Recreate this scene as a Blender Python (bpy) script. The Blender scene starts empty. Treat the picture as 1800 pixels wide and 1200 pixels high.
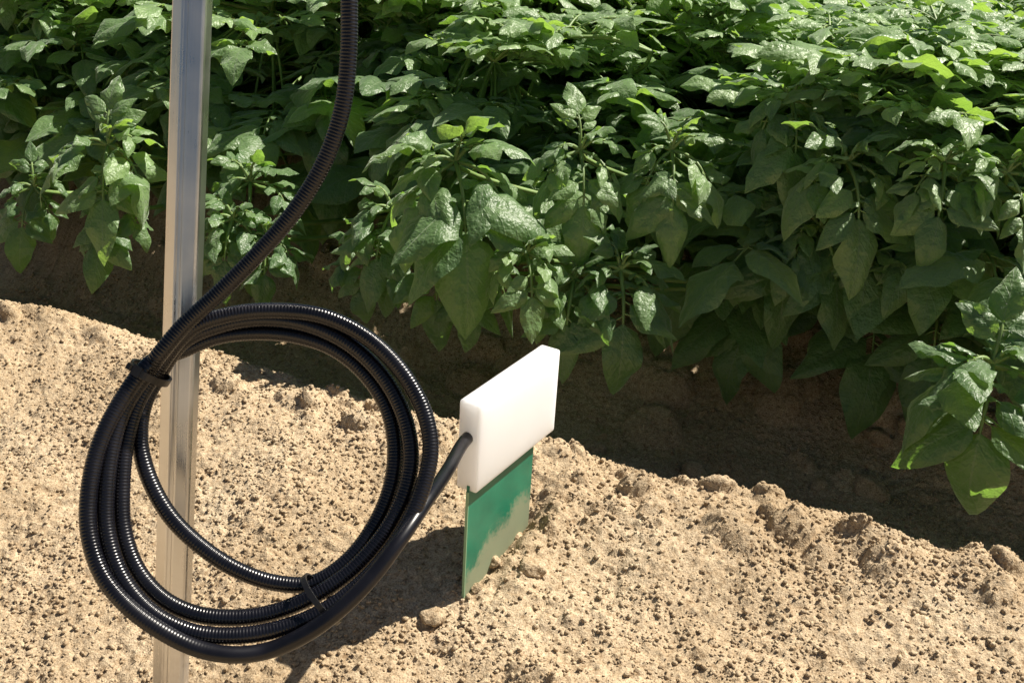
import bpy, math, random
import numpy as np
from mathutils import Vector

sc = bpy.context.scene
col = sc.collection
# ------------------------------------------------------------------ camera
PITCH, ROLL, FPX = 25.0, 3.5, 1930.0
_p, _a = math.radians(PITCH), math.radians(ROLL)
_r0 = np.array([1, 0, 0.]); _u0 = np.array([0, math.sin(_p), math.cos(_p)])
CW = np.array([0, math.cos(_p), -math.sin(_p)])
CR = math.cos(_a)*_r0 + math.sin(_a)*_u0
CU = math.cos(_a)*_u0 - math.sin(_a)*_r0
CC = np.array([0, 0, .5])
cam = bpy.data.objects.new('camera', bpy.data.cameras.new('camera'))
col.objects.link(cam)
from mathutils import Matrix
cam.matrix_world = Matrix(((CR[0], CU[0], -CW[0], CC[0]), (CR[1], CU[1], -CW[1], CC[1]),
                           (CR[2], CU[2], -CW[2], CC[2]), (0, 0, 0, 1)))
cam.data.sensor_width = 36; cam.data.lens = 36*FPX/1800
cam.data.clip_start = .02; cam.data.clip_end = 300
sc.camera = cam
# ------------------------------------------------------------------ light
SUN_EL, SUN_AZ = 53.0, 62.0       # azimuth clockwise from +Y
world = bpy.data.worlds.new('World'); sc.world = world; world.use_nodes = True
wn = world.node_tree.nodes; wn.clear()
sky = wn.new('ShaderNodeTexSky'); sky.sky_type = 'NISHITA'; sky.sun_disc = False
sky.sun_elevation = math.radians(SUN_EL); sky.sun_rotation = math.radians(SUN_AZ)
bg = wn.new('ShaderNodeBackground'); bg.inputs[1].default_value = .030
wo = wn.new('ShaderNodeOutputWorld')
world.node_tree.links.new(sky.outputs[0], bg.inputs[0]); world.node_tree.links.new(bg.outputs[0], wo.inputs[0])
sl = bpy.data.lights.new('sun', 'SUN'); sl.energy = 5.0; sl.angle = math.radians(.5); sl.color = (1, .93, .82)
sun = bpy.data.objects.new('sun', sl); col.objects.link(sun)
e, a = math.radians(SUN_EL), math.radians(SUN_AZ)
SD = Vector((math.sin(a)*math.cos(e), math.cos(a)*math.cos(e), math.sin(e)))
sun.rotation_euler = SD.to_track_quat('Z', 'Y').to_euler(); sun.location = (2, 3, 4)
sc.view_settings.view_transform = 'Standard'; sc.view_settings.look = 'None'
sc.view_settings.exposure = .86; sc.view_settings.gamma = 1
sc.cycles.max_bounces = 8; sc.cycles.transparent_max_bounces = 8

def P(x, y, d):          # a point seen at photo position x,y at distance d along the view
    return CC + d*(CW + CR*(x-900)/FPX + CU*(600-y)/FPX)
# ------------------------------------------------------------------ helpers
def tag(o, label=None, cat=None, group=None, kind=None):
    if label: o['label'] = label
    if cat: o['category'] = cat
    if group: o['group'] = group
    if kind: o['kind'] = kind
    return o
def empty(name, loc):
    o = bpy.data.objects.new(name, None); col.objects.link(o); o.location = loc
    o.empty_display_size = .02
    return o
def mesh_obj(name, V, F, mat, parent=None, smooth=True, uv=None, tint=None):
    me = bpy.data.meshes.new(name)
    V = np.asarray(V, dtype=np.float32)
    if isinstance(F, np.ndarray):
        n, k = F.shape
        me.vertices.add(len(V)); me.vertices.foreach_set('co', V.ravel())
        me.loops.add(n*k); me.loops.foreach_set('vertex_index', F.astype(np.int32).ravel())
        me.polygons.add(n); me.polygons.foreach_set('loop_start', np.arange(0, n*k, k, dtype=np.int32))
        me.update(calc_edges=True); me.validate()
    else:
        me.from_pydata([tuple(v) for v in V], [], F)
    if smooth: me.polygons.foreach_set('use_smooth', np.ones(len(me.polygons), dtype=bool))
    if uv is not None:
        li = np.empty(len(me.loops), dtype=np.int32); me.loops.foreach_get('vertex_index', li)
        l = me.uv_layers.new(name='leaf'); l.data.foreach_set('uv', np.asarray(uv, dtype=np.float32)[li].ravel())
    if tint is not None:
        at = me.attributes.new('tint', 'FLOAT', 'POINT'); at.data.foreach_set('value', np.asarray(tint, dtype=np.float32))
    me.materials.append(mat); me.update()
    o = bpy.data.objects.new(name, me); col.objects.link(o)
    if parent is not None: o.parent = parent
    return o
def copy_tree(o, parent=None):
    c = o.copy(); col.objects.link(c); c.parent = parent
    for ch in o.children: copy_tree(ch, c)
    return c
def nrm(v):
    v = np.asarray(v, dtype=float); return v/(np.linalg.norm(v)+1e-12)
def smin(x): return x*x*(3-2*x)
# lattice noise in numpy
_rt = np.random.RandomState(11).rand(512, 512)
def vnoise(x, y, s, seed=0):
    x = x/s+seed*17.3; y = y/s+seed*9.1
    xi = np.floor(x).astype(int); yi = np.floor(y).astype(int)
    fx = smin(x-xi); fy = smin(y-yi)
    g = lambda i, j: _rt[i % 512, j % 512]
    return ((g(xi, yi)*(1-fx)+g(xi+1, yi)*fx)*(1-fy) + (g(xi, yi+1)*(1-fx)+g(xi+1, yi+1)*fx)*fy)*2-1
_ra = [np.random.RandomState(20+i).rand(512, 512) for i in range(4)]
def crumbs(x, y, s, dens=.6, seed=0):
    """rounded crumbs scattered in cells of size s: height field in metres"""
    X = x/s+seed*31.7; Y = y/s+seed*13.9
    xi = np.floor(X).astype(int); yi = np.floor(Y).astype(int)
    h = np.zeros_like(X)
    for di in (-1, 0, 1):
        for dj in (-1, 0, 1):
            i = (xi+di) % 512; j = (yi+dj) % 512
            px = xi+di+_ra[0][i, j]; py = yi+dj+_ra[1][i, j]
            r = .22+.4*_ra[2][i, j]**2
            r = np.where(_ra[3][i, j] < dens, r, 0)
            th = _ra[2][j, i]*3.14
            dx, dy = X-px, Y-py
            ex = dx*np.cos(th)+dy*np.sin(th); ey = (-dx*np.sin(th)+dy*np.cos(th))*(1+.6*_ra[3][j, i])
            hh = np.sqrt(np.maximum(0, r*r-ex*ex-ey*ey))*1.05
            h = np.maximum(h, hh)
    return h*s
# ------------------------------------------------------------------ materials
def new_mat(name):
    m = bpy.data.materials.new(name); m.use_nodes = True
    nt = m.node_tree; b = nt.nodes['Principled BSDF']
    return m, nt, b
def N(nt, t, **kw):
    n = nt.nodes.new(t)
    for k, v in kw.items(): setattr(n, k, v)
    return n
def L(nt, a, b): nt.links.new(a, b)
def ramp(nt, stops):
    n = N(nt, 'ShaderNodeValToRGB'); el = n.color_ramp.elements
    while len(el) > 1: el.remove(el[-1])
    el[0].position = stops[0][0]; el[0].color = (*stops[0][1], 1)
    for p_, c in stops[1:]:
        x = el.new(p_); x.color = (*c, 1)
    return n
def noise(nt, co, scale, detail=4, rough=.55):
    n = N(nt, 'ShaderNodeTexNoise'); n.inputs['Scale'].default_value = scale
    n.inputs['Detail'].default_value = detail; n.inputs['Roughness'].default_value = rough
    L(nt, co, n.inputs['Vector']); return n
def mathn(nt, op, a, b=None, c=None):
    n = N(nt, 'ShaderNodeMath', operation=op)
    for i, v in enumerate((a, b, c)):
        if v is None: continue
        if isinstance(v, (int, float)): n.inputs[i].default_value = v
        else: L(nt, v, n.inputs[i])
    return n.outputs[0]

def soil_mat():
    m, nt, b = new_mat('sandy_soil')
    tc = N(nt, 'ShaderNodeTexCoord'); co = tc.outputs['Object']
    n1 = noise(nt, co, 9, 5); n2 = noise(nt, co, 260, 3, .6); n3 = noise(nt, co, 900, 2, .6)
    r1 = ramp(nt, [(.3, (.36, .275, .175)), (.55, (.445, .35, .235)), (.75, (.51, .42, .295))]); L(nt, n1.outputs[0], r1.inputs[0])
    r2 = ramp(nt, [(.30, (.58, .51, .44)), (.43, (.90, .87, .83)), (.58, (1, 1, 1)), (.74, (1.3, 1.3, 1.25))]); L(nt, n2.outputs[0], r2.inputs[0])
    r3 = ramp(nt, [(.32, (.60, .55, .50)), (.5, (1, 1, 1)), (.68, (1.3, 1.3, 1.3))]); L(nt, n3.outputs[0], r3.inputs[0])
    m1 = N(nt, 'ShaderNodeMix', data_type='RGBA', blend_type='MULTIPLY'); m1.inputs[0].default_value = 1
    L(nt, r1.outputs[0], m1.inputs[6]); L(nt, r2.outputs[0], m1.inputs[7])
    m2 = N(nt, 'ShaderNodeMix', data_type='RGBA', blend_type='MULTIPLY'); m2.inputs[0].default_value = 1
    L(nt, m1.outputs[2], m2.inputs[6]); L(nt, r3.outputs[0], m2.inputs[7])
    L(nt, m2.outputs[2], b.inputs['Base Color'])
    b.inputs['Roughness'].default_value = .95; b.inputs['Specular IOR Level'].default_value = .15
    s = mathn(nt, 'ADD', n2.outputs[0], mathn(nt, 'MULTIPLY', n3.outputs[0], .5))
    bp = N(nt, 'ShaderNodeBump'); bp.inputs['Strength'].default_value = .8; bp.inputs['Distance'].default_value = .0016
    L(nt, s, bp.inputs['Height']); L(nt, bp.outputs[0], b.inputs['Normal'])
    return m
M_SOIL = soil_mat()

def leaf_mat(name, base, light, vein, trans, sheen=.46, tr=.40):
    m, nt, b = new_mat(name)
    uv = N(nt, 'ShaderNodeUVMap'); uv.uv_map = 'leaf'
    sp = N(nt, 'ShaderNodeSeparateXYZ'); L(nt, uv.outputs[0], sp.inputs[0])
    s, t = sp.outputs[0], sp.outputs[1]                      # s along 0..1, t across 0..1
    at = mathn(nt, 'ABSOLUTE', mathn(nt, 'SUBTRACT', t, .5))  # 0..0.5
    mid = mathn(nt, 'LESS_THAN', at, mathn(nt, 'MULTIPLY_ADD', s, -.016, .022))
    ph = mathn(nt, 'MULTIPLY', mathn(nt, 'SUBTRACT', s, mathn(nt, 'MULTIPLY', mathn(nt, 'POWER', at, .8), .62)), 6.0)
    fr = mathn(nt, 'ABSOLUTE', mathn(nt, 'SUBTRACT', mathn(nt, 'FRACT', ph), .5))   # 0 in the middle of a vein
    sv = mathn(nt, 'SUBTRACT', 1, mathn(nt, 'SMOOTH_MIN', mathn(nt, 'MULTIPLY', fr, 9), 1, .2))
    sv = mathn(nt, 'MAXIMUM', sv, 0)
    vm = mathn(nt, 'MAXIMUM', mid, mathn(nt, 'MULTIPLY', sv, .55))
    tc = N(nt, 'ShaderNodeTexCoord'); n1 = noise(nt, tc.outputs['Object'], 60, 4)
    nf = noise(nt, tc.outputs['Object'], 420, 2)
    ta = N(nt, 'ShaderNodeAttribute'); ta.attribute_name = 'tint'
    f = mathn(nt, 'ADD', ta.outputs['Fac'], mathn(nt, 'MULTIPLY', mathn(nt, 'SUBTRACT', n1.outputs[0], .5), .5))
    mx = N(nt, 'ShaderNodeMix', data_type='RGBA'); L(nt, f, mx.inputs[0])
    mx.inputs[6].default_value = (*base, 1); mx.inputs[7].default_value = (*light, 1)
    mv = N(nt, 'ShaderNodeMix', data_type='RGBA'); L(nt, mathn(nt, 'MULTIPLY', vm, .55), mv.inputs[0])
    L(nt, mx.outputs[2], mv.inputs[6]); mv.inputs[7].default_value = (*vein, 1)
    L(nt, mv.outputs[2], b.inputs['Base Color'])
    rr = mathn(nt, 'MULTIPLY_ADD', n1.outputs[0], .22, sheen-.1); L(nt, rr, b.inputs['Roughness'])
    b.inputs['Specular IOR Level'].default_value = .85
    b.inputs['Sheen Weight'].default_value = .6; b.inputs['Sheen Roughness'].default_value = .45; b.inputs['Sheen Tint'].default_value = (.9, 1, .85, 1)
    bp = N(nt, 'ShaderNodeBump'); bp.inputs['Strength'].default_value = .6; bp.inputs['Distance'].default_value = .0013
    hh = mathn(nt, 'ADD', mathn(nt, 'MULTIPLY', sv, -.22), mathn(nt, 'MULTIPLY', nf.outputs[0], .7))
    hh = mathn(nt, 'ADD', hh, mathn(nt, 'MULTIPLY', mid, -.9))
    nc = noise(nt, tc.outputs['Object'], 150, 2); hh = mathn(nt, 'ADD', hh, mathn(nt, 'MULTIPLY', nc.outputs[0], 3.0))
    L(nt, hh, bp.inputs['Height']); L(nt, bp.outputs[0], b.inputs['Normal'])
    tl = N(nt, 'ShaderNodeBsdfTranslucent')
    tm = N(nt, 'ShaderNodeMix', data_type='RGBA'); L(nt, f, tm.inputs[0])
    tm.inputs[6].default_value = (*trans, 1); tm.inputs[7].default_value = (trans[0]*1.7, trans[1]*1.35, trans[2]*1.5, 1)
    tv = N(nt, 'ShaderNodeMix', data_type='RGBA', blend_type='MULTIPLY'); L(nt, mathn(nt, 'MULTIPLY', vm, .6), tv.inputs[0])
    L(nt, tm.outputs[2], tv.inputs[6]); tv.inputs[7].default_value = (.55, .6, .5, 1)
    L(nt, tv.outputs[2], tl.inputs[0]); L(nt, bp.outputs[0], tl.inputs['Normal'])
    ms = N(nt, 'ShaderNodeMixShader'); ms.inputs[0].default_value = tr
    L(nt, b.outputs[0], ms.inputs[1]); L(nt, tl.outputs[0], ms.inputs[2])
    L(nt, ms.outputs[0], nt.nodes['Material Output'].inputs['Surface'])
    return m
M_LEAF = leaf_mat('potato_leaf', (.070, .155, .040), (.23, .37, .12), (.25, .35, .16), (.26, .50, .06))
def stem_mat():
    m, nt, b = new_mat('green_stem')
    tc = N(nt, 'ShaderNodeTexCoord'); n1 = noise(nt, tc.outputs['Object'], 25, 3)
    r = ramp(nt, [(.35, (.10, .17, .04)), (.65, (.20, .30, .09))]); L(nt, n1.outputs[0], r.inputs[0]); L(nt, r.outputs[0], b.inputs['Base Color'])
    b.inputs['Roughness'].default_value = .5; b.inputs['Subsurface Weight'].default_value = .1; b.inputs['Subsurface Scale'].default_value = .003
    return m
M_STEM = stem_mat()
def simple(name, c, rough, spec=.5, metal=0, nscale=None, namt=.2, bump=0, bscale=200):
    m, nt, b = new_mat(name)
    b.inputs['Base Color'].default_value = (*c, 1); b.inputs['Roughness'].default_value = rough
    b.inputs['Specular IOR Level'].default_value = spec; b.inputs['Metallic'].default_value = metal
    tc = N(nt, 'ShaderNodeTexCoord')
    if nscale:
        n1 = noise(nt, tc.outputs['Object'], nscale, 5)
        r = ramp(nt, [(.3, tuple(x*(1-namt) for x in c)), (.7, tuple(min(1, x*(1+namt)) for x in c))])
        L(nt, n1.outputs[0], r.inputs[0]); L(nt, r.outputs[0], b.inputs['Base Color'])
        L(nt, mathn(nt, 'MULTIPLY_ADD', n1.outputs[0], .25, rough-.12), b.inputs['Roughness'])
    if bump:
        n2 = noise(nt, tc.outputs['Object'], bscale, 3)
        bp = N(nt, 'ShaderNodeBump'); bp.inputs['Strength'].default_value = 1; bp.inputs['Distance'].default_value = bump
        L(nt, n2.outputs[0], bp.inputs['Height']); L(nt, bp.outputs[0], b.inputs['Normal'])
    return m, nt, b
M_CONDUIT, _, _ = simple('black_corrugated_plastic', (.005, .005, .008), .27, .5, nscale=40, namt=.4)
M_CABLE, _, _ = simple('black_cable_sheath', (.006, .006, .009), .32, .42, nscale=60, namt=.3)
M_TIE, _, _ = simple('black_nylon', (.012, .012, .013), .4)
def alu_mat():
    m, nt, b = new_mat('brushed_aluminium')
    tc = N(nt, 'ShaderNodeTexCoord')
    mp = N(nt, 'ShaderNodeMapping'); mp.inputs['Scale'].default_value = (900, 900, 4); L(nt, tc.outputs['Object'], mp.inputs[0])
    n1 = noise(nt, mp.outputs[0], 1, 3); n2 = noise(nt, tc.outputs['Object'], 22, 5)
    r = ramp(nt, [(.3, (.55, .54, .53)), (.7, (.72, .71, .69))]); L(nt, n2.outputs[0], r.inputs[0])
    sp = N(nt, 'ShaderNodeSeparateXYZ'); L(nt, tc.outputs['Object'], sp.inputs[0]); n3 = noise(nt, tc.outputs['Object'], 240, 4, .7)
    g = mathn(nt, 'MULTIPLY_ADD', sp.outputs[2], -2.2, .55)          # warm reflection of the sand painted in as mottled tan, thinning upwards
    g = mathn(nt, 'ADD', g, mathn(nt, 'MULTIPLY', mathn(nt, 'ADD', n3.outputs[0], n2.outputs[0]), .55))
    rd = ramp(nt, [(.50, (0, 0, 0)), (.85, (1, 1, 1))]); L(nt, g, rd.inputs[0]); warm_refl = mathn(nt, 'MULTIPLY', rd.outputs[0], .4)
    mx = N(nt, 'ShaderNodeMix', data_type='RGBA'); L(nt, warm_refl, mx.inputs[0]); L(nt, r.outputs[0], mx.inputs[6]); mx.inputs[7].default_value = (.45, .36, .25, 1)
    L(nt, mx.outputs[2], b.inputs['Base Color']); L(nt, mathn(nt, 'SUBTRACT', 1, warm_refl), b.inputs['Metallic'])
    L(nt, mathn(nt, 'ADD', mathn(nt, 'MULTIPLY', n1.outputs[0], .12), mathn(nt, 'MULTIPLY_ADD', n2.outputs[0], .34, .08)), b.inputs['Roughness'])
    bp = N(nt, 'ShaderNodeBump'); bp.inputs['Strength'].default_value = .5; bp.inputs['Distance'].default_value = .0002
    L(nt, n1.outputs[0], bp.inputs['Height']); L(nt, bp.outputs[0], b.inputs['Normal'])
    return m
M_ALU = alu_mat()
M_HOUSE, _nt, _b = simple('white_plastic', (.88, .89, .90), .38, .5, nscale=30, namt=.015)
_b.inputs['Subsurface Weight'].default_value = 1; _b.inputs['Subsurface Radius'].default_value = (.02, .02, .019); _b.inputs['Subsurface Scale'].default_value = 1.0
def blade_mat():
    m, nt, b = new_mat('green_circuit_board')
    tc = N(nt, 'ShaderNodeTexCoord'); sp = N(nt, 'ShaderNodeSeparateXYZ'); L(nt, tc.outputs['Object'], sp.inputs[0])
    n1 = noise(nt, tc.outputs['Object'], 55, 5); n2 = noise(nt, tc.outputs['Object'], 500, 3)
    # dried soil smear: more of it low down and towards the far edge (object x = along, z = up)
    f = mathn(nt, 'ADD', mathn(nt, 'MULTIPLY', mathn(nt, 'MINIMUM', sp.outputs[0], .035), 12.0), mathn(nt, 'MULTIPLY', sp.outputs[2], -22.0))
    f = mathn(nt, 'ADD', f, mathn(nt, 'MULTIPLY', mathn(nt, 'SUBTRACT', n1.outputs[0], .5), .9))
    f = mathn(nt, 'ADD', f, mathn(nt, 'MULTIPLY', mathn(nt, 'SUBTRACT', n2.outputs[0], .5), .4))
    rp = ramp(nt, [(.0, (0, 0, 0)), (.22, (1, 1, 1))]); L(nt, mathn(nt, 'ADD', f, -1.22), rp.inputs[0])
    mx = N(nt, 'ShaderNodeMix', data_type='RGBA'); L(nt, mathn(nt, 'MULTIPLY', rp.outputs[0], .66), mx.inputs[0])
    gr = ramp(nt, [(.35, (.004, .145, .085)), (.65, (.008, .20, .115))]); L(nt, n1.outputs[0], gr.inputs[0])
    L(nt, gr.outputs[0], mx.inputs[6]); mx.inputs[7].default_value = (.34, .30, .19, 1)
    L(nt, mx.outputs[2], b.inputs['Base Color'])
    L(nt, mathn(nt, 'MULTIPLY_ADD', rp.outputs[0], .5, .3), b.inputs['Roughness'])
    return m
M_BLADE = blade_mat()
M_EDGE, _, _ = simple('board_edge', (.25, .42, .25), .5)

# ------------------------------------------------------------------ ground
ROW = np.array([.939, -.344]); NN = np.array([.344, .939])      # along the rows / across them
KN = np.array([-3, -.35, -.15, .05, .20, .33, .43, .514, 0.60, .635, .655, .685, .73, .78, .84, .90, .97, 1.04, 1.12, 1.25, 1.38, 1.46, 1.56, 1.62, 1.66])
KH = np.array([.0, .12, .03, .0, .010, .032, .053, .070, .086, .093, .095, .086, .050, .014, .0, .010, .050, .092, .125, .138, .125, .10, .03, .008, .002])
def profile(n):
    n2 = np.where(n > 1.66, .84+np.mod(n-.90, .76), n)
    h = np.zeros_like(n2)
    for d in (-.016, -.008, 0, .008, .016): h += np.interp(n2+d, KN, KH)/5
    return h
def ground_h(x, y, fine=True):
    n = x*NN[0]+y*NN[1]; m = x*ROW[0]+y*ROW[1]
    h = profile(n + .012*vnoise(m, n, .14, 3))
    h = h + .007*vnoise(x, y, .11, 1)+.0035*vnoise(x, y, .045, 2)
    if fine:
        h = h + .0018*vnoise(x, y, .018, 4)+.0010*vnoise(x, y, .008, 5)
        ms, ns = m/1.25, n
        rough = .5+.5*np.clip(vnoise(x, y, .07, 8)*1.4+.2, -1, 1)
        h = h + crumbs(ms, ns, .0034, .85, 1)*.85 + crumbs(ms, ns, .0075, .20, 2)*(.05+.45*rough) + crumbs(ms, ns, .024, .22, 3)*.34*rough
        h = h - .0022*np.maximum(0, vnoise(ms, ns, .0062, 9)-.25)*1.3
        # slumped crust along the crest edge, with bites taken out of it
        h = h + .011*np.exp(-((n-.655)/.024)**2)*np.maximum(0, vnoise(m, n, .026, 12)+.1)+.009*np.exp(-((n-.66)/.05)**2)*vnoise(m, n, .09, 13)+np.exp(-((n-.65)/.035)**2)*crumbs(m, n, .026, .6, 31)*.85
        far = np.clip((n-.84)/.05, 0, 1)*np.clip((1.15-n)/.05, 0, 1)
        h = h + far*crumbs(m, n, .045, .45, 6)*.6
        # soil pushed up against the blade, and the slit beside it
        bx, by = x-.010, y-.600
        a_ = bx*.43+by*.90; c_ = bx*.90-by*.43
        h = h + .015*np.exp(-((a_-.012)/.030)**2-((c_-.015)/.012)**2)*(1+.5*vnoise(x, y, .009, 21))-.004*np.exp(-(a_/.05)**2-((c_+.004)/.006)**2)
    return h
def axis(lo, hi, step, out_lo, out_hi):
    a = list(np.arange(lo, hi, step)); s = step
    x = hi
    while x < out_hi: a.append(x); s *= 1.13; x += s
    a.append(out_hi); s = step; x = lo-step; b = []
    while x > out_lo: b.append(x); s *= 1.13; x -= s
    b.append(out_lo)
    return np.array(b[::-1]+a)
gx = axis(-.56, .50, .00135, -30, 30); gy = axis(.38, 1.06, .00135, -20, 60)
X, Y = np.meshgrid(gx, gy)
Z = ground_h(X, Y)
V = np.stack([X.ravel(), Y.ravel(), Z.ravel()], 1)
ny, nx = X.shape
i0 = (np.arange(ny-1)[:, None]*nx+np.arange(nx-1)[None, :]).ravel()
Fg = np.stack([i0, i0+1, i0+nx+1, i0+nx], 1)
gnd = mesh_obj('ground', V, Fg, M_SOIL, smooth=True)
tag(gnd, 'ridged sandy brown soil of the potato field', 'ground', kind='structure')

# loose crumbs
rs = np.random.RandomState(5)
def ico():
    t = (1+5**.5)/2
    v = np.array([(-1, t, 0), (1, t, 0), (-1, -t, 0), (1, -t, 0), (0, -1, t), (0, 1, t), (0, -1, -t), (0, 1, -t), (t, 0, -1), (t, 0, 1), (-t, 0, -1), (-t, 0, 1)])/math.sqrt(1+t*t)
    f = np.array([(0, 11, 5), (0, 5, 1), (0, 1, 7), (0, 7, 10), (0, 10, 11), (1, 5, 9), (5, 11, 4), (11, 10, 2), (10, 7, 6), (7, 1, 8),
                  (3, 9, 4), (3, 4, 2), (3, 2, 6), (3, 6, 8), (3, 8, 9), (4, 9, 5), (2, 4, 11), (6, 2, 10), (8, 6, 7), (9, 8, 1)])
    return v, f
def crumb_cloud(n, rmin, rmax):
    x = rs.uniform(-.56, .5, n); y = rs.uniform(.38, 1.15, n)
    keep = rs.rand(n) < .35+.65*np.clip(vnoise(x, y, .05, 15)+.5, 0, 1)
    x, y = x[keep], y[keep]; n = len(x)
    z = ground_h(x, y)
    v, f = ico()
    r = rmin*(rmax/rmin)**(rs.rand(n)**2.0)
    vv = v[None]*(1+rs.uniform(-.3, .3, (n, 12, 1)))*r[:, None, None]*np.stack([rs.uniform(.7, 1.4, n), rs.uniform(.7, 1.3, n), rs.uniform(.5, .95, n)], 1)[:, None]
    th = rs.rand(n)*6.28; c, s = np.cos(th)[:, None], np.sin(th)[:, None]
    xx = vv[..., 0]*c-vv[..., 1]*s; yy = vv[..., 0]*s+vv[..., 1]*c
    vv = np.stack([xx+x[:, None], yy+y[:, None], vv[..., 2]+(z+r*.25)[:, None]], 2)
    ff = f[None]+12*np.arange(n)[:, None, None]
    return vv.reshape(-1, 3), ff.reshape(-1, 3)
v1, f1 = crumb_cloud(95000, .0006, .0020)
cr = mesh_obj('soil_crumbs', v1, f1, M_SOIL, smooth=False)
tag(cr, 'loose sandy crumbs and grains scattered over the ridge', 'soil crumbs', kind='stuff')

# ------------------------------------------------------------------ dirt clods one can tell apart
def on_ground(px, py):
    v = CW + CR*(px-900)/FPX + CU*(600-py)/FPX
    t = np.linspace(.5, 1.6, 2200); q = CC+t[:, None]*v
    d = q[:, 2]-ground_h(q[:, 0], q[:, 1], False)
    k = np.argmax(d < 0); return q[k], t[k]
def clod(px, py, rpx, flat, seed, label):
    q, t = on_ground(px, py); r = rpx*t/FPX
    rr = np.random.RandomState(seed)
    import bmesh
    bm = bmesh.new(); bmesh.ops.create_icosphere(bm, subdivisions=4, radius=1)
    V = np.array([v.co[:] for v in bm.verts]); F = np.array([[v.index for v in f.verts] for f in bm.faces]); bm.free()
    for k in range(9):
        d = nrm(rr.normal(size=3)); V = V - np.outer(np.maximum(0, V@d-rr.uniform(.62, .85)), d)*.85
    fz = vnoise(V[:, 0]+V[:, 2]*.7, V[:, 1]-V[:, 2]*.6, .35, seed)*.09+vnoise(V[:, 0]-V[:, 2], V[:, 1]+V[:, 2], .13, seed+1)*.05+crumbs(V[:, 0]+V[:, 2]*.4, V[:, 1]+V[:, 2]*.5, .2, .7, seed)*.5
    V = V*(1+fz[:, None]); V = V*np.array([rr.uniform(.9, 1.25), rr.uniform(.8, 1.0), flat])*r
    o = mesh_obj('dirt_clod', V, F, M_SOIL); o.location = (q[0], q[1], q[2]+r*flat*.25); o.rotation_euler.z = rr.rand()*6
    tag(o, label, 'dirt clod', 'dirt clods lying on the ridge and furrow')
clod(935, 1000, 30, .7, 1, 'sunlit dirt clod just right of the foot of the green sensor blade')
clod(1222, 838, 26, .8, 2, 'rounded sunlit clod on the edge of the shadow right of the sensor')
clod(1530, 868, 34, .8, 3, 'angular clod half in sun at the shadow edge, right of all the others')
clod(1512, 705, 30, .8, 4, 'brown clod in the shade under the hanging leaves')
clod(1612, 757, 36, .6, 5, 'broad flat clod in the shade left of the big dark leaf')
clod(1545, 770, 22, .7, 6, 'small shaded clod touching the broad flat clod')
clod(1043, 795, 24, .7, 7, 'low sunlit clod at the shadow edge beside the white block')
clod(1440, 855, 18, .7, 8, 'small pale clod poking into sunlight from the furrow shadow')
clod(868, 990, 15, .8, 11, 'small crumbly clod touching the foot of the green blade')
clod(905, 945, 17, .8, 12, 'small clod behind the biggest one, against the far edge of the blade')
clod(838, 1035, 12, .8, 13, 'tiny clod at the near corner of the green blade')
clod(760, 1085, 24, .6, 9, 'crumbly clod at the end of the sensor shadow')

# ------------------------------------------------------------------ tubes
def catmull(pts, step):
    pts = np.asarray(pts, float); out = []
    ext = np.vstack([2*pts[0]-pts[1], pts, 2*pts[-1]-pts[-2]])
    for i in range(1, len(ext)-2):
        p0, p1, p2, p3 = ext[i-1:i+3]
        # centripetal
        t0 = 0; t1 = t0+max(1e-6, np.linalg.norm(p1-p0))**.5; t2 = t1+max(1e-6, np.linalg.norm(p2-p1))**.5; t3 = t2+max(1e-6, np.linalg.norm(p3-p2))**.5
        t = np.linspace(t1, t2, 40, endpoint=False)[:, None]
        A1 = (t1-t)/(t1-t0)*p0+(t-t0)/(t1-t0)*p1; A2 = (t2-t)/(t2-t1)*p1+(t-t1)/(t2-t1)*p2; A3 = (t3-t)/(t3-t2)*p2+(t-t2)/(t3-t2)*p3
        B1 = (t2-t)/(t2-t0)*A1+(t-t0)/(t2-t0)*A2; B2 = (t3-t)/(t3-t1)*A2+(t-t1)/(t3-t1)*A3
        out.append((t2-t)/(t2-t1)*B1+(t-t1)/(t2-t1)*B2)
    out = np.vstack(out+[ext[-2][None]])
    for _ in range(12): out[1:-1] = .25*out[:-2]+.5*out[1:-1]+.25*out[2:]
    d = np.r_[0, np.cumsum(np.linalg.norm(np.diff(out, axis=0), axis=1))]
    n = max(2, int(d[-1]/step)); s = np.linspace(0, d[-1], n)
    return np.stack([np.interp(s, d, out[:, k]) for k in range(3)], 1), s
def tube(pts, rad, seg=14, cap=True):
    pts = np.asarray(pts, float); n = len(pts)
    T = np.gradient(pts, axis=0); T /= np.linalg.norm(T, axis=1)[:, None]+1e-12
    ref = nrm(np.cross(T[0], [.3, .2, .9])); Ns = [ref]
    for i in range(1, n):
        v = Ns[-1]-T[i]*np.dot(Ns[-1], T[i]); Ns.append(nrm(v))
    Ns = np.array(Ns); Bs = np.cross(T, Ns)
    th = np.linspace(0, 2*math.pi, seg, endpoint=False)
    rad = np.broadcast_to(rad, (n,))
    V = pts[:, None]+rad[:, None, None]*(Ns[:, None]*np.cos(th)[None, :, None]+Bs[:, None]*np.sin(th)[None, :, None])
    i = np.arange(n-1)[:, None]*seg; j = np.arange(seg)[None]; j2 = (j+1) % seg
    F = np.stack([i+j, i+j2, i+seg+j2, i+seg+j], 2).reshape(-1, 4)
    V = V.reshape(-1, 3)
    return V, F
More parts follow.
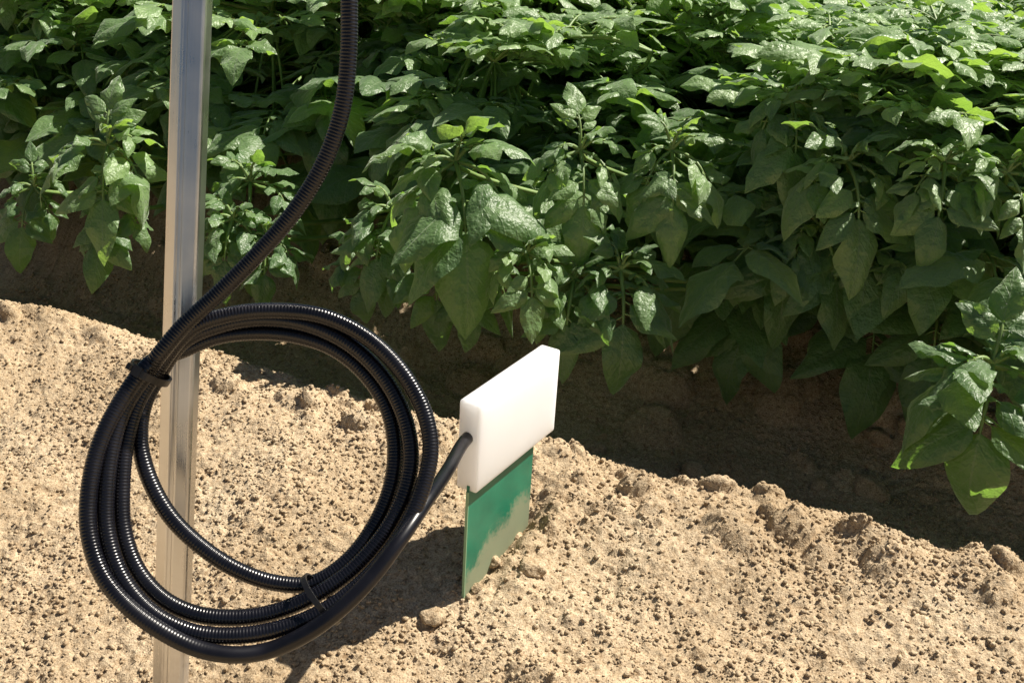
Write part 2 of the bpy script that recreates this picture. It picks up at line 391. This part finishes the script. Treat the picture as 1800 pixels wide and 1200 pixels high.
# the coil: photo-plane path, with the distance of each lane
D0 = .527
def dep(x, y):           # the coil hangs as a loose, slightly tilted ring against the pole
    return D0 + (300-x)*-.00003 + (900-y)*.00004
def lane(lst, off):
    return [P(x, y, dep(x, y)+off) for x, y in lst]
down = [(616, -160), (615, -60), (614, 0), (613, 90), (602, 190), (570, 285), (515, 375), (450, 450), (385, 515), (325, 570), (284, 618)]
down = [P(x, y, .505+.028*min(1, max(0, (y+100)/640.))) for x, y in down]
loop2 = lane([(258, 655), (222, 710), (198, 780), (187, 860), (188, 935), (212, 1010), (262, 1072), (330, 1108), (400, 1117), (480, 1107), (560, 1078), (640, 1020), (705, 940), (742, 860), (757, 790), (744, 720), (700, 645), (640, 590), (565, 555), (480, 546), (405, 553), (335, 578), (288, 622)], .000)
loop3 = lane([(268, 662), (238, 715), (221, 780), (214, 860), (217, 930), (240, 998), (285, 1050), (340, 1077), (400, 1085), (470, 1078), (545, 1050), (620, 1000), (683, 925), (716, 850), (722, 790), (706, 720), (668, 655), (610, 602), (540, 570), (460, 560), (385, 572), (322, 600), (292, 632)], .006)
loop4 = lane([(274, 668), (252, 715), (246, 775), (262, 840), (298, 905), (350, 957), (415, 1000), (485, 1024), (550, 1024), (612, 984), (660, 920), (688, 850), (694, 780), (680, 715), (640, 655), (585, 612), (520, 590), (450, 584), (380, 592), (322, 615), (285, 645)], .013)
loop1 = lane([(248, 660), (205, 718), (172, 790), (156, 870), (157, 940), (180, 1010), (225, 1065), (290, 1112), (350, 1140), (410, 1150)], -.004)
A = P(844, 714, .62)
wv = P(986, 614, .695)-A; WL = np.linalg.norm(wv); wx = wv/WL
dn = nrm(P(830, 879, .642)-A); dn = nrm(dn-wx*(dn@wx)); up = -dn
th_ = np.cross(up, wx); th_ = th_ if th_[0] < 0 else -th_       # the sensor's own axes: along, up, through
HT, TH = .0585, .0142
ENT = A+th_*TH*.5+dn*.023                                       # where the cable enters its narrow face
tailc = [P(470, 1143, .520), P(535, 1115, .519), P(600, 1068, .520), P(655, 1012, .523), P(702, 950, .529), P(745, 887, .547), P(785, 829, .584), ENT-wx*.003, ENT+wx*.010+up*.002]
loop1 = lane([(300, 606), (262, 640)], -.002)+loop1[1:]
# the conduit ends inside the bundle; the thinner smooth sheath goes on to the sensor
full, sf = catmull(down+loop2[:-1]+loop3[:-1]+loop4[:-1]+loop1[1:]+tailc, .00036)
kc = int(np.argmin(((full-P(225, 1065, .527))**2).sum(1)+(np.arange(len(full)) < len(full)*.8)*9))
path, s = full[:kc+1], sf[:kc+1]
pitch = .0016
rad = .00410+.00012*np.tanh(1.6*np.sin(2*math.pi*s/pitch))
coil = empty('cable_coil', tuple(P(410, 1150, .527)))
Vt, Ft = tube(path, rad, 16)
org = np.array(coil.location)
mesh_obj('conduit', Vt-org, Ft, M_CONDUIT, coil)
path2, s2 = full[kc:], sf[kc:]-sf[kc]
Vt, Ft = tube(path2, .0041-.0004*np.clip((s2-s2[-1]+.20)/.1, 0, 1)+.00012*np.clip(1-s2/.05, 0, 1)*np.tanh(1.6*np.sin(2*math.pi*(s2+sf[kc])/pitch)), 16); mesh_obj('cable', Vt-org, Ft, M_CABLE, coil)
def tie(px, py, d, ang, a_, b_, w_, head=True, name='cable_tie'):
    """closed nylon strap round the bundle; ang = direction of the bundle in the photo plane"""
    c = P(px, py, d); t = nrm(CR*math.cos(ang)-CU*math.sin(ang)); u = nrm(CR*math.sin(ang)+CU*math.cos(ang)); w = CW
    V = []; F = []; n = 40
    for i in range(n):
        th = 2*math.pi*i/n; r = u*math.cos(th)*a_+w*math.sin(th)*b_; ro = r*(1+.0012/a_)
        for rr_, ss in ((r, -w_), (ro, -w_), (ro, w_), (r, w_)): V.append(c+rr_+t*ss)
    for i in range(n):
        j = (i+1) % n
        for k in range(4): F.append((i*4+k, i*4+(k+1) % 4, j*4+(k+1) % 4, j*4+k))
    # ratchet head
    hc = c-w*(b_+.0006)-u*a_*.25; b0 = len(V)
    if not head: return mesh_obj(name, np.array(V)-org, [tuple(f) for f in F], M_TIE, coil, smooth=False)
    for sx in (-1, 1):
        for sy in (-1, 1):
            for sz in (-1, 1): V.append(hc+t*sx*w_*1.4+u*sy*.0022+w*sz*.0016)
    for f in ((0, 1, 3, 2), (4, 6, 7, 5), (0, 4, 5, 1), (2, 3, 7, 6), (0, 2, 6, 4), (1, 5, 7, 3)): F.append(tuple(b0+k for k in f))
    cs = [(-1, -1), (1, -1), (1, 1), (-1, 1)]; b1 = len(V)         # the cut end of the strap
    for q in (hc-u*.002, hc-u*.0035-w*.0008, hc-u*.0055-w*.0006):
        for sx, sz in cs: V.append(q+t*sx*w_*.8+w*sz*.0005)
    for k in range(2):
        for i in range(4): F.append((b1+k*4+i, b1+k*4+(i+1) % 4, b1+k*4+4+(i+1) % 4, b1+k*4+4+i))
    F.append((b1+8, b1+9, b1+10, b1+11))
    o = mesh_obj(name, np.array(V)-org, [tuple(f) for f in F], M_TIE, coil, smooth=False)
    return o
tie(264, 655, dep(264, 655)+.004, math.radians(122), .0092, .0128, .0018)
tie(566, 1052, dep(566, 1052)+.004, math.radians(-38), .0135, .0112, .0014, False)
tag(coil, 'coiled black corrugated conduit and cable tied in a ring against the aluminium pole', 'cable')

# ------------------------------------------------------------------ pole
pt, pb = P(336, -260, .522), P(290, 1200, .598)
ax = nrm(pt-pb); pb2 = pb-ax*.22
u = nrm(np.cross(ax, -CW)); v = np.cross(u, ax); v = v if v@CW < 0 else -v
pr = np.array([(-9, -7.2), (-9, -1.), (-8.7, .4), (-7.9, 1.4), (-2.6, 5.2), (-1.6, 5.5), (-1.2, 4.9), (.6, 4.9), (1.1, 5.7), (2.2, 5.8), (7.4, 4.5), (8.5, 3.4), (9, 2.0), (9, -7.2), (8.2, -8), (-8.2, -8)])/1000.
pr = pr*1.0
ys = [0, 1]
Vp = []
Lp = np.linalg.norm(pt-pb2)
for k, tt in enumerate((0, Lp)):
    for a_, b_ in pr: Vp.append((a_, b_, tt))
npf = len(pr)
Fp = [(i, (i+1) % npf, npf+(i+1) % npf, npf+i) for i in range(npf)]+[tuple(range(npf))[::-1], tuple(range(npf, 2*npf))]
pole = mesh_obj('aluminium_pole', Vp, Fp, M_ALU, smooth=False)
c0 = pb2-v*.006
pole.matrix_world = Matrix(((u[0], v[0], ax[0], c0[0]), (u[1], v[1], ax[1], c0[1]), (u[2], v[2], ax[2], c0[2]), (0, 0, 0, 1)))
bv = pole.modifiers.new('bevel', 'BEVEL'); bv.width = .0004; bv.segments = 2; bv.limit_method = 'ANGLE'
tag(pole, 'tall grooved aluminium pole behind the black cable coil, leaning slightly', 'pole')

# ------------------------------------------------------------------ soil sensor
# object frame: x along, y thickness, z up ; origin at the near bottom front corner of the housing
O = A+dn*HT
sensor = empty('soil_sensor', (0, 0, 0))
Ms = Matrix(((wx[0], th_[0], up[0], O[0]), (wx[1], th_[1], up[1], O[1]), (wx[2], th_[2], up[2], O[2]), (0, 0, 0, 1)))
sensor.matrix_world = Ms
def box(x0, x1, y0, y1, z0, z1):
    V = [(x, y, z) for x in (x0, x1) for y in (y0, y1) for z in (z0, z1)]
    return V, [(0, 1, 3, 2), (4, 6, 7, 5), (0, 4, 5, 1), (2, 3, 7, 6), (0, 2, 6, 4), (1, 5, 7, 3)]
Vb, Fb = box(0, WL, 0, TH, 0, HT)
hs = mesh_obj('housing', Vb, Fb, M_HOUSE, sensor, smooth=True)
bv = hs.modifiers.new('bevel', 'BEVEL'); bv.width = .0016; bv.segments = 4
# blade under the housing
Vb, Fb = box(-.0005, WL*.80, .0045, .0063, -.085, .004)
bl = mesh_obj('blade', Vb, Fb, M_BLADE, sensor, smooth=False)
Vb, Fb = box(-.0012, -.0005, .0045, .0063, -.085, .0)
mesh_obj('blade_edge', Vb, Fb, M_EDGE, sensor, smooth=False)
tag(sensor, 'white plastic block with a green circuit blade stuck into the sunlit sandy ridge', 'soil sensor')

# ------------------------------------------------------------------ potato plants
class Fol:
    def __init__(s): s.V = []; s.F = []; s.U = []; s.T = []; s.n = 0
    def add(s, V, F, U, T):
        s.V.append(V); s.F.append(F+s.n); s.U.append(U); s.T.append(T); s.n += len(V)
NS, NT = 10, 8
_s = np.linspace(0, 1, NS+1)[:, None]; _t = np.linspace(-1, 1, NT+1)[None, :]
_i = (np.arange(NS)[:, None]*(NT+1)+np.arange(NT)[None]).ravel()
LF = np.stack([_i, _i+1, _i+NT+2, _i+NT+1], 1)
_U = np.stack([np.broadcast_to(_s, (NS+1, NT+1)).ravel(), np.broadcast_to(_t*.5+.5, (NS+1, NT+1)).ravel()], 1)
def prof(s_):
    w = np.sin(math.pi*np.clip(s_, 0, 1)**.72)**.82
    return w*(1-.25*s_)+.0
def leaflet(fol, base, d, n, L_, W_, bend, fold, rg, tint):
    d = nrm(d); n = nrm(n-d*np.dot(n, d)); b = np.cross(n, d)
    s_ = np.linspace(0, 1, NS+1)
    ang = bend*(s_**1.3)                      # curls down around b
    ds = L_/NS
    tx = np.cos(ang); tz = -np.sin(ang)
    cx = np.r_[0, np.cumsum((tx[1:]+tx[:-1])/2)]*ds; cz = np.r_[0, np.cumsum((tz[1:]+tz[:-1])/2)]*ds
    mid = base+cx[:, None]*d+cz[:, None]*n
    nn_ = -tz[:, None]*d*1.0+tx[:, None]*n     # local normal
    w = prof(s_)*W_*.5
    t = _t[0]
    asym = 1+.08*rg.uniform(-1, 1)*np.sign(t)
    q = w[:, None]*t[None]*asym[None]
    at = np.abs(t)[None]
    wav = rg.uniform(.10, .34)*np.sin(s_*rg.uniform(8, 15)+rg.uniform(0, 6))[:, None]*np.sign(t)[None]**2*at**2 + .12*np.sin(s_*9+rg.uniform(0, 6))[:, None]*t[None]*at
    quilt = .018*np.cos(2*math.pi*4*(s_[:, None]-.31*at))*np.minimum(1, at*2.5)*(1-at*.5)
    zz = w[:, None]*(fold*at - (fold+.25*rg.rand())*at**2.2*1.15 + wav) + w[:, None]*quilt
    lat = q*(np.cos(fold*.7))
    tw = rg.uniform(-.9, .9)*s_[:, None]
    V = mid[:, None]+lat[..., None]*(b*1.0)[None, None]+(zz+q*tw)[..., None]*nn_[:, None]
    fol.add(V.reshape(-1, 3), LF, _U, np.full((NS+1)*(NT+1), tint))
def rot(v, ax_, an):
    ax_ = nrm(ax_); c, s_ = math.cos(an), math.sin(an)
    return v*c+np.cross(ax_, v)*s_+ax_*np.dot(ax_, v)*(1-c)
DOWN = np.array([0, 0, -1.])
def compound(fol, stems, base, d, L_, rg, tint, droop=1., sag=.9, size=1., pairs=3):
    """rachis from base in direction d, arching down, with paired leaflets and a terminal one"""
    d = nrm(d); side = nrm(np.cross(d, [0, 0, 1.])+1e-6); n = np.cross(side, d)
    n = n if n[2] > 0 else -n
    K = 8; p = np.array(base, float); pts = [p.copy()]; dirs = [d.copy()]
    for k in range(K):
        d = nrm(d+DOWN*sag*.16*(k+1)/K*1.6); p = p+d*L_/K; pts.append(p.copy()); dirs.append(d.copy())
    pts = np.array(pts)
    stems.append((pts, np.linspace(.0016, .0008, K+1)*size**.5))
    def at(f):
        x = f*K; i = min(K-1, int(x)); return pts[i]+(pts[i+1]-pts[i])*(x-i), dirs[i]
    TL = L_*.66*size
    spec = []
    fr = [.30, .58, .84][-pairs:] if pairs <= 3 else [.3, .5, .7, .88]
    for k, f in enumerate(fr):
        sz = (.62, .8, .92)[k+3-pairs] if pairs <= 3 else (.5, .66, .8, .92)[k]
        for sg in (-1, 1): spec.append((f+rg.uniform(-.06, .06), sg, sz*rg.uniform(.65, 1.2)))
    for f, sg, sz in spec:
        q, dd = at(min(.97, f)); sd = nrm(np.cross(dd, [0, 0, 1.])+1e-6); nl = np.cross(sd, dd); nl = nl if nl[2] > -.2 else -nl
        ld = nrm(dd*rg.uniform(.35, .7)+sd*sg*rg.uniform(.75, 1.)+DOWN*droop*rg.uniform(-.25, .3))
        nl = nrm(nl+sd*sg*rg.uniform(-.05, .3)+rg.normal(size=3)*.25+np.array([.12, -.12, .5]))
        q2 = q+ld*TL*.10
        stems.append((np.array([q, q2]), np.array([.0008, .0007])))
        leaflet(fol, q2, ld, nl, TL*sz, TL*sz*rg.uniform(.50, .66), rg.uniform(.25, 1.15)*max(.4, droop)**.5, rg.uniform(.1, .55), rg, np.clip(tint+rg.uniform(-.25, .3), 0, 1.15))
    q, dd = at(1.); sd = nrm(np.cross(dd, [0, 0, 1.])+1e-6); nl = np.cross(sd, dd); nl = nl if nl[2] > -.2 else -nl
    leaflet(fol, q, nrm(dd+DOWN*droop*rg.uniform(-.3, .2)), nrm(nl+rg.normal(size=3)*.2+np.array([.05, -.1, .4])), TL*1.1, TL*1.1*rg.uniform(.54, .70), rg.uniform(.3, 1.2), rg.uniform(.1, .5), rg, tint)
    for f in (.5, .75, .3):                    # small leaflets between the pairs
        for sg in (-1, 1):
            if rg.rand() < .5:
                q, dd = at(f+rg.uniform(-.05, .05)); sd = nrm(np.cross(dd, [0, 0, 1.])+1e-6)
                leaflet(fol, q, nrm(dd*.3+sd*sg), nrm(np.array([0, 0, 1.])+rg.normal(size=3)*.3), TL*.22, TL*.17, .4, .2, rg, tint)
def plant(seed, loc=None, rm=.17, rn=.24, h=.26, nleaf=230, low=-.28, nst=6, flat=False, lf=1.):
    rg = np.random.RandomState(seed); fol = Fol(); main = []; pet = []
    R3 = np.array([ROW[0], ROW[1], 0]); N3 = np.array([NN[0], NN[1], 0]); Z3 = np.array([0, 0, 1.])
    nodes = []
    for k in range(nst):
        az = 2*math.pi*(k+rg.uniform(-.3, .3))/nst; out = rg.uniform(.3, .75)
        tip = R3*math.cos(az)*rm*out+N3*math.sin(az)*rn*out+Z3*h*rg.uniform(.72, .9)
        b0 = (R3*math.cos(az)+N3*math.sin(az))*.015-Z3*.015
        t = np.linspace(0, 1, 12)[:, None]
        pts = b0*(1-t)**2+2*t*(1-t)*(tip*np.array([.35, .35, .6]))+tip*t*t + rg.normal(size=(12, 3))*.0025*t
        main.append((pts, np.linspace(.0048, .0020, 12))); nodes += [p for p in pts[3:]]
    nodes = np.array(nodes)
    for k in range(nleaf):
        az = 2*math.pi*rg.rand(); el = math.asin(rg.uniform(low, 1.)) if rg.rand() < .8 else rg.uniform(-.1, .6)
        ce = max(.0, math.cos(el))**.65; se = abs(math.sin(el))**.85*(1 if el > 0 else -1)
        bump_ = 1+.16*math.sin(az*3+seed)+.10*math.sin(az*5+seed*2+el*4)
        f = 1-.38*rg.rand()**1.6
        rad_ = R3*math.cos(az)*ce*rm*bump_+N3*math.sin(az)*ce*rn*bump_
        sp = (rad_+Z3*(h*.34+h*.66*se))*f if not flat else (rad_+Z3*h*se)*f
        rh = nrm(R3*math.cos(az)+N3*math.sin(az)); tp = max(0, se)
        ll = lf*(.104-.060*tp)*rg.uniform(.8, 1.15)
        sw = rg.normal(size=3)*.28
        d = nrm(rh*(.95-.1*tp)+Z3*(.28+.12*tp)+sw)
        hg = rg.choice([1.2, .75, .55], p=[.3, .4, .3]); st = sp-rh*ll*.55-Z3*ll*.1*tp
        if loc is not None:
            tipz = sp[2]+loc[2]-.075
            pz = loc+sp+rh*.03
            g = float(profile(np.array([pz[0]*NN[0]+pz[1]*NN[1]]))[0])
            if tipz < g: st = st+Z3*(g-tipz)
        else:
            if sp[2] < .05: st = st+Z3*.04
        j = np.argmin(((nodes-st)**2).sum(1)); nd = nodes[j]
        if np.linalg.norm(nd-st) > .012:
            t = np.linspace(0, 1, 6)[:, None]; md = (nd+st)/2+Z3*.012
            pet.append((nd*(1-t)**2+2*t*(1-t)*md+st*t*t, np.linspace(.0018, .0014, 6)))
        compound(fol, pet, st+rh*ll*.12, d, ll*.84, rg, .10+.45*tp*rg.rand()+.5*rg.rand()*(rg.rand() < .3), droop=hg-(hg-.15)*tp, sag=hg-(hg-.35)*tp, size=1.0*rg.uniform(1.05, 1.35))
    for k in range(34):                         # young rosettes on the top
        az = 2*math.pi*rg.rand(); rr = rg.rand()**.5*.95
        q = R3*math.cos(az)*rm*rr+N3*math.sin(az)*rn*rr+Z3*h*(1.0-.35*rr**2+rg.uniform(-.03, .05))
        j = np.argmin(((nodes-q)**2).sum(1)); nd = nodes[j]
        main.append((np.array([nd, (nd+q)/2+rg.normal(size=3)*.004, q]), np.array([.0024, .0020, .0015])))
        phi = rg.rand()*6.28
        for i in range(5):
            phi += 2.4*.6; o = R3*math.cos(phi)+N3*math.sin(phi)
            compound(fol, pet, q, nrm(o*rg.uniform(.8, 1.3)+Z3*.7), rg.uniform(.035, .065), rg, .6+.3*rg.rand(), droop=.25, sag=.6, size=1.05, pairs=2)
    return fol, main, pet
def build_plant(fol, main, pet, loc, label, group):
    r = empty('potato_plant', loc)
    V = np.vstack(fol.V); F = np.vstack(fol.F); U = np.vstack(fol.U); T = np.concatenate(fol.T)
    mesh_obj('foliage', V, F, M_LEAF, r, uv=U, tint=T)
    for pts, rad_ in main:
        c, _s2 = catmull(pts, .006); rr_ = np.interp(np.linspace(0, 1, len(c)), np.linspace(0, 1, len(rad_)), rad_)
        a_, b_ = tube(c, rr_, 8); mesh_obj('stem', a_, b_, M_STEM, r)
    Vs, Fs, k = [], [], 0
    for pts, rad_ in pet:
        a_, b_ = tube(pts, rad_, 5); Vs.append(a_); Fs.append(b_+k); k += len(a_)
    mesh_obj('leaf_stalks', np.vstack(Vs), np.vstack(Fs), M_STEM, r)
    tag(r, label, 'potato plant', group)
    return r
G1 = 'potato plants of the front row'; G2 = 'potato plants behind the front row'
def MN(m, n): return ROW*m+NN*n
def front_plant(seed, m, n, label, shoots=(), **kw):
    q = MN(m, n); z = float(profile(np.array([n]))[0])
    loc = np.array([q[0], q[1], z])
    fol, main, pet = plant(seed, loc, **kw)
    rg = np.random.RandomState(seed+500)
    for sh in shoots:
        x, y, d, ang, Lc, size, tint, droop = sh
        q0 = P(x, y, d)-loc                   # a spray of leaves starting at this point
        b0 = q0*.35+CW*.05+np.array([0, 0, .0]); t = np.linspace(0, 1, 9)[:, None]; md = q0+CW*.06+np.array([0, 0, -.01])
        pet.append((b0*(1-t)**2+2*t*(1-t)*md+q0*t*t, np.linspace(.0030, .0018, 9)))
        for da, lc, az_ in ((rg.uniform(-12, 12), 1., -.45), (55+rg.uniform(-15, 15), .75, -.25), (-55+rg.uniform(-15, 15), .75, -.3), (150+rg.uniform(-30, 30), .55, -.25), (-125, .5, -.4), (200, .42, -.7), (100, .45, -.6)):
            an = math.radians(ang+da)
            dirv = CR*math.cos(an)-CU*math.sin(an)+CW*az_+np.array([0, 0, .45])
            compound(fol, pet, q0, dirv, Lc*lc*.62, rg, tint+rg.uniform(-.1, .25), droop=droop*1.2, sag=1.7*droop, size=size*rg.uniform(1.1, 1.5), pairs=2)
    return build_plant(fol, main, pet, loc, label, G1)
fr = [
 (101, -.66, 1.16, 'potato plant at the left edge of the photo, its leaves reaching down to bare soil', [(190, 255, 1.01, 95, .095, 1.3, .5, .8), (60, 330, 1.03, 95, .07, 1.0, .0, .8), (200, 360, 1.02, 90, .07, 1.1, .0, .8)], dict(rm=.2, rn=.23, h=.24)),
 (102, -.36, 1.16, 'potato plant behind the aluminium pole', [(440, 320, 1.02, 85, .09, 1.1, .1, .8), (410, 385, 1.0, 95, .07, 1.1, .0, .8), (470, 415, 1.0, 90, .065, 1.1, .0, .8)], dict(rm=.21, rn=.23, h=.24)),
 (104, .0, 1.12, 'potato plant with broad hanging leaves right behind the white sensor block', [(800, 285, 0.89, 85, .11, 1.35, .25, .8), (925, 445, 0.88, 92, .065, 1.15, .55, .8), (690, 370, 0.95, 95, .08, 1.2, .1, .8), (750, 440, 0.94, 85, .08, 1.2, .0, .8), (850, 470, .93, 95, .07, 1.2, .0, .8), (645, 440, 0.97, 95, .06, 1.0, .2, .8)], dict(rm=.18, rn=.24, h=.235)),
 (105, .165, 1.13, 'potato plant with a drooping bunch of leaves over dark soil, right of the sensor', [(1090, 475, 0.90, 92, .08, 1.45, .0, .8), (1010, 490, .90, 92, .07, 1.2, .0, .8), (1180, 265, 0.90, 85, .085, 1.1, .5, .8), (1020, 265, 0.90, 95, .085, 1.1, .4, .8)], dict(rm=.14, rn=.20, h=.24, low=-.02)),
 (106, .42, 1.14, 'potato plant right of centre with leaves folded down over the shaded clods', [(1490, 285, 0.87, 92, .085, 1.25, .35, .8), (1440, 400, 0.90, 80, .08, 1.3, .0, .8), (1380, 400, 0.93, 95, .08, 1.3, .0, .8), (1530, 395, .89, 95, .07, 1.2, .1, .8), (1390, 175, 0.91, 92, .085, 1.25, .2, .8)], dict(rm=.14, rn=.185, h=.24, low=.02)),
 (107, .62, 1.14, 'potato plant at the right edge with one big dark leaf hanging lowest of all', [(1660, 285, 0.83, 95, .08, 1.2, .35, .8), (1770, 305, 0.82, 85, .07, 1.1, .5, .8), (1745, 640, 0.77, 100, .09, 1.5, .0, .8)], dict(rm=.16, rn=.21, h=.24, low=-.08)),
 (109, .86, 1.05, 'potato plant beyond the right edge, only its left leaves showing', [], dict(h=.235)),
 (110, -.98, 1.13, 'potato plant farthest left in the front row, mostly outside the photo', [], dict(h=.235)),
]
for seed, m, n, lab, sh, kw in fr:
    front_plant(seed, m, n, lab, sh, **kw)
rb = np.random.RandomState(77)
LAB2 = 'potato plant deep in the leafy canopy behind the front row'
gen = [build_plant(*plant(300+i, None, rm=.19, rn=.19, h=.21, nleaf=240, low=-.0, lf=.78), (0, 0, 0), LAB2, G2) for i in range(5)]
PLACES = [(-200, 120, 'in the top left corner of the photo'), (120, 330, 'its leaves showing just left of the aluminium pole'),
          (330, 560, 'between the aluminium pole and hanging conduit'), (560, 850, 'right of the hanging conduit, up at the top edge'),
          (850, 1180, 'straight above the white sensor block at the top edge'), (1180, 1480, 'at the top edge above the shaded clods'), (1480, 1950, 'in the top right corner of the photo')]
done = set(); used = set()
spots = []
for rI, n in enumerate((1.34, 1.60, 1.88, 2.14, 2.40, 2.68, 2.94, 3.22, 3.6, 4.0)):
    half = 1.0+.55*(n-1.1); cx = -(n-1.1)*.35
    for m in np.arange(cx-half, cx+half, .25): spots.append((m+rb.uniform(-.05, .05)+.12*(rI % 2), n+rb.uniform(-.04, .04)))
spots += [(-.47, 1.36), (-.24, 1.33), (-.72, 1.36)]
for m in (1.12, -1.25, 1.36, -1.5): spots.append((m, 1.12))
for k, (m, n) in enumerate(spots):
    i = k % 5
    o = gen[i] if i not in used else copy_tree(gen[i]); used.add(i)
    q = MN(m, n); z = .125
    v = np.array([q[0], q[1], .36])-CC; dd_ = v@CW; px_, py_ = 900+FPX*(v@CR)/dd_, 600-FPX*(v@CU)/dd_
    if 1.26 < n < 1.42:
        for x0, x1, ph in PLACES:
            if x0 <= px_ < x1 and ph not in done:
                done.add(ph); o['label'] = 'potato plant of the second line, '+ph; break
        else: o['label'] = LAB2
    else: o['label'] = LAB2
    o.location = (q[0], q[1], z-.01); o.rotation_euler.z = rb.uniform(0, 6.28); s_ = rb.uniform(.92, 1.12); o.scale = (s_, s_, s_*rb.uniform(.9, 1.08))
